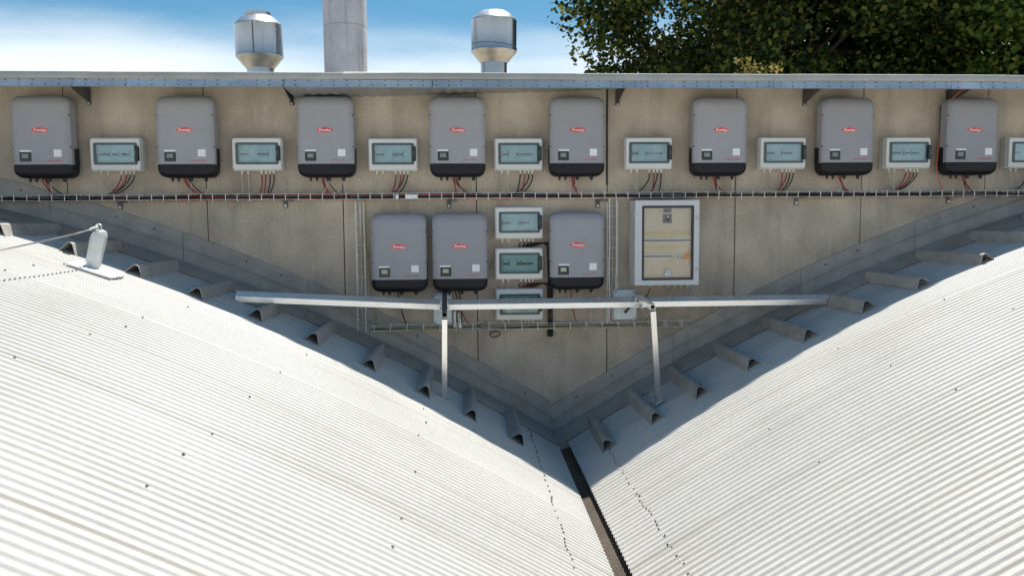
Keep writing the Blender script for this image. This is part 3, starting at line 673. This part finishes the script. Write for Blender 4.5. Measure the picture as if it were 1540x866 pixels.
for x, z in ((-.168, -.72), (1.602, -.72)):
    for sx in (-.030, .030):
        MB().box(x+sx-.003, x+sx+.003, .8-.45, .8-.28, z+.7-.075, z+.7+.025).build('clamp', 'galv', rail)
    MB().tube([lp(x-.038, -.46, z-.045), lp(x+.038, -.46, z-.045)], .006, 6).build('bolt', 'galv', rail)

# ------------------------------------------------------------------ lifeline anchor with wire
ax, ay = -2.79, -1.44; au = uroof(-1, ax); az = zroof(-1, au)
an = thing('lifeline_anchor', 'pale tapered anchor post with wire eye standing on the left roof', 'anchor post', (ax, ay, az))
ang = math.atan(.605-.071*au)
bp = MB().prism(rr(0, 0, .34, .25, .02, 3), .0, -.012).mesh('base_sheet', 'capping_white'); bp.transform(Matrix.Rotation(R(-90), 4, 'X'))
b_ = put('base_sheet', bp, an, (.05, -.05, .001)); b_.rotation_euler = (0, ang, 0)
n_ = 8; lean = Vector((.065, .01, 0)); s_ = MB(); v = []
prof = [(.054, -.03), (.054, .03), (.060, .25), (.057, .265), (.044, .292), (.016, .305)]
for r_, z in prof:
    for k in range(n_):
        t = 2*math.pi*(k+.5)/n_; q = 1/max(abs(math.cos(t)), abs(math.sin(t)))*.9 if False else 1
        v.append((r_*math.cos(t)*q+lean.x*z/.33*1.2, r_*math.sin(t)*q+lean.y*z/.33, z))
f = [(i*n_+k, i*n_+(k+1) % n_, (i+1)*n_+(k+1) % n_, (i+1)*n_+k) for i in range(len(prof)-1) for k in range(n_)]+[tuple((len(prof)-1)*n_+k for k in range(n_))]
s_.add(v, f).build('post', 'anchor', an, 25)
s_ = MB(); s_.tube([(.065+.022*math.cos(t), .0, .325+.022*math.sin(t)) for t in [i*math.pi/6 for i in range(13)]], .006, 6); s_.box(.051, .081, -.02, .02, .296, .312)
s_.build('eye_bolt', 'wire', an, 60)
MB().tube([(.065, -.015, .322), (.055, -.05, .318), (.045, -.09, .310)], .011, 8).build('wire_clamp', 'wire', an, 60)
wp = bez((ax+.05, ay-.07, az+.312), (.0, -1.1, -.15), (ax+.04, -2.75, az+.19), (0, -1.1, -.10), 12)[:-1]+bez((ax+.04, -2.75, az+.19), (0, -2, -.18), (ax, -7.0, az+.30), (0, -2, .2), 14)
tag(MB().tube(wp, .0055, 6).build('lifeline_wire', 'wire', None, 60), 'taut steel wire running from the anchor post over the left roof', 'wire')

# ------------------------------------------------------------------ chimney and roof ventilators behind the eave
ch = thing('chimney', 'tall round weathered grey chimney behind the eave', 'chimney', (-1.47, 3, 1.2))
MB().lathe([(.270, 0), (.272, .6), (.2735, 1.2), (.2735, 1.298)], 40).build('lower_shaft', 'chimney', ch, 40)
MB().lathe([(.275, 1.302), (.278, 2.2), (.276, 5.2), (.268, 5.25)], 40).build('upper_shaft', 'chimney', ch, 40)
for x, y, lab, kind, zb in ((-2.42, 2.5, 'galvanised roof ventilator with open collar left of the chimney', 0, 1.885), (.41, 2.5, 'galvanised roof ventilator with pale domed cap right of the chimney', 1, 1.965)):
    vt = thing('roof_ventilator', lab, 'ventilator', (x, y, 1.2), 'roof ventilators'); z = zb-1.2
    MB().lathe([(.162, 0), (.162, z+.004)], 28, cap=False).build('neck', 'vent', vt, 40)
    MB().lathe([(.165, z), (.276, z+.135)], 32, cap=False).build('lower_cone', 'vent_cone', vt, 40)
    bd = MB().lathe([(.276, z+.135), (.283, z+.139), (.281, z+.17), (.281, z+.50), (.284, z+.51), (.278, z+.518)], 36, cap=False).build('drum', 'vent', vt, 40)
    MB().lathe([(.279, z+.518), (.235, z+.575), (.160, z+.622), (.150, z+.624)], 32, cap=bool(kind)).build('cap_cone', 'vent_top', vt, 40)
    if not kind:
        MB().lathe([(.152, z+.60), (.156, z+.665), (.148, z+.665), (.146, z+.58)], 28, cap=False).build('collar', 'vent', vt, 40)
        MB().box(-.082, -.074, -.285, -.270, z+.14, z+.51).build('seam', 'steel_dark', vt)
    else:
        path = [(.285*math.cos(a), .285*math.sin(a), z+.22-.05*(i/16)) for i, a in enumerate([R(180+180*i/16) for i in range(17)])]
        MB().tube(path, .004, 6).build('strap', 'steel_dark', vt, 60)
    vt.rotation_euler = (0, R(-1.2 if not kind else .6), R(15))

# ------------------------------------------------------------------ trees behind the building
def leaf_cloud(seed, clumps, per, size, shape):
    rng = np.random.default_rng(seed)
    base = np.array([(0, 0, 0), (-.42, .28, .10), (-.26, .66, .06), (0, 1.0, -.06), (.26, .66, .06), (.42, .28, .10)])
    C_ = []
    for c, rad in clumps:
        k = int(per*(rad/.6)**2); d = rng.normal(size=(k, 3)); d /= np.linalg.norm(d, axis=1)[:, None]
        C_.append(np.array(c)+d*(rad*rng.random((k, 1))**.45)*np.array([1, 1, .75]))
    P = np.concatenate(C_); n = len(P)
    nrm = rng.normal(size=(n, 3))*.75+np.array([0, -.15, .75]); nrm /= np.linalg.norm(nrm, axis=1)[:, None]
    t = rng.normal(size=(n, 3))+np.array([0, 0, -.5]); t -= nrm*(t*nrm).sum(1)[:, None]; t /= np.linalg.norm(t, axis=1)[:, None]
    b = np.cross(nrm, t); sz = size*(.6+.8*rng.random((n, 1)))
    V = P[:, None, :]+(base[None, :, 0, None]*b[:, None, :]+base[None, :, 1, None]*t[:, None, :]+base[None, :, 2, None]*nrm[:, None, :])*sz[:, None, :]
    V = V.reshape(-1, 3); idx = np.arange(n)*6
    F = np.concatenate([np.stack([idx, idx+3, idx+2, idx+1], 1), np.stack([idx, idx+5, idx+4, idx+3], 1)])
    me = bpy.data.meshes.new('crown'); me.vertices.add(len(V)); me.vertices.foreach_set('co', V.ravel())
    me.loops.add(F.size); me.loops.foreach_set('vertex_index', F.ravel().astype(np.int32))
    me.polygons.add(len(F)); me.polygons.foreach_set('loop_start', np.arange(len(F), dtype=np.int32)*4); me.polygons.foreach_set('loop_total', np.full(len(F), 4, dtype=np.int32))
    me.update(calc_edges=True); return me
def tree(label, x, y, zc, rx, ry, rz, seed, leaf, nclump=420, per=75, size=.108, base_z=-6.5):
    rnd = random.Random(seed); o = thing('tree', label, 'tree', (x, y, base_z), 'trees behind the building')
    s = MB(); hh = zc-base_z
    s.tube([(0, 0, 0), (.05, .1, hh*.4), (-.1, 0, hh*.8), (.1, .1, hh+rz*.5)], [.32, .26, .18, .05], 10)
    s.build('trunk', 'bark', o, 60); cl_ = []; s = MB()
    for k in range(nclump):
        while True:
            d = Vector((rnd.uniform(-1, 1), rnd.uniform(-1, 1), rnd.uniform(-1, 1)))
            if d.length < 1: break
        d = d.normalized()*(d.length**.55)
        lump = 1+.13*math.sin(3.1*d.x+seed)+.10*math.sin(4.3*d.z+2*d.y+seed*2)
        c = Vector((d.x*rx*lump, d.y*ry*lump, hh+d.z*rz*lump)); cl_.append((tuple(c), rnd.uniform(.42, .85)))
        if k % 9 == 0:
            st = Vector((0, 0, hh-rz*.6+rnd.random()*rz*.9)); s.tube(bez(st, (c-st)*.7+Vector((0, 0, .5)), c, (c-st)*.6, 6), [.07, .06, .05, .04, .032, .022, .012], 6)
    s.build('limbs', 'bark', o, 60)
    me = leaf_cloud(seed, cl_, per, size, None); me.materials.append(M[leaf]); tag(put('crown', me, o), kind='stuff')
    return o
tree('dark broadleaf tree whose edge stands against the sky right of the ventilator', 6.75, 9.5, 4.6, 4.1, 3.4, 4.2, 3, 'leaf_dark', 620, 140)
tree('broadleaf tree filling the sky over the middle of the right wall', 10.2, 11.0, 5.0, 4.6, 3.6, 4.6, 5, 'leaf_dark', 620, 140)
tree('brighter green broadleaf tree above the right end of the eave', 12.1, 8.2, 4.6, 3.0, 2.6, 3.6, 9, 'leaf_green', 420, 140)
# small yellowish sapling just over the eave
sp = thing('sapling', 'small yellow green leafy shoot poking up just above the eave', 'shrub', (4.3, 10.2-6.1, 1.2))
s_ = MB(); cl_ = []
for k in range(7):
    e_ = Vector((random.uniform(-.26, .30), random.uniform(-.15, .15), .86+random.uniform(0, .30))); s_.tube(bez((0, 0, 0), (0, 0, .6), e_, (e_.x, e_.y, .4), 6), [.015, .013, .011, .009, .007, .006, .004], 5); cl_.append((tuple(e_), random.uniform(.12, .18)))
s_.build('stems', 'bark', sp, 60)
me = leaf_cloud(21, cl_, 340, .075, None); me.materials.append(M['leaf_yellow']); tag(put('crown', me, sp), kind='stuff')
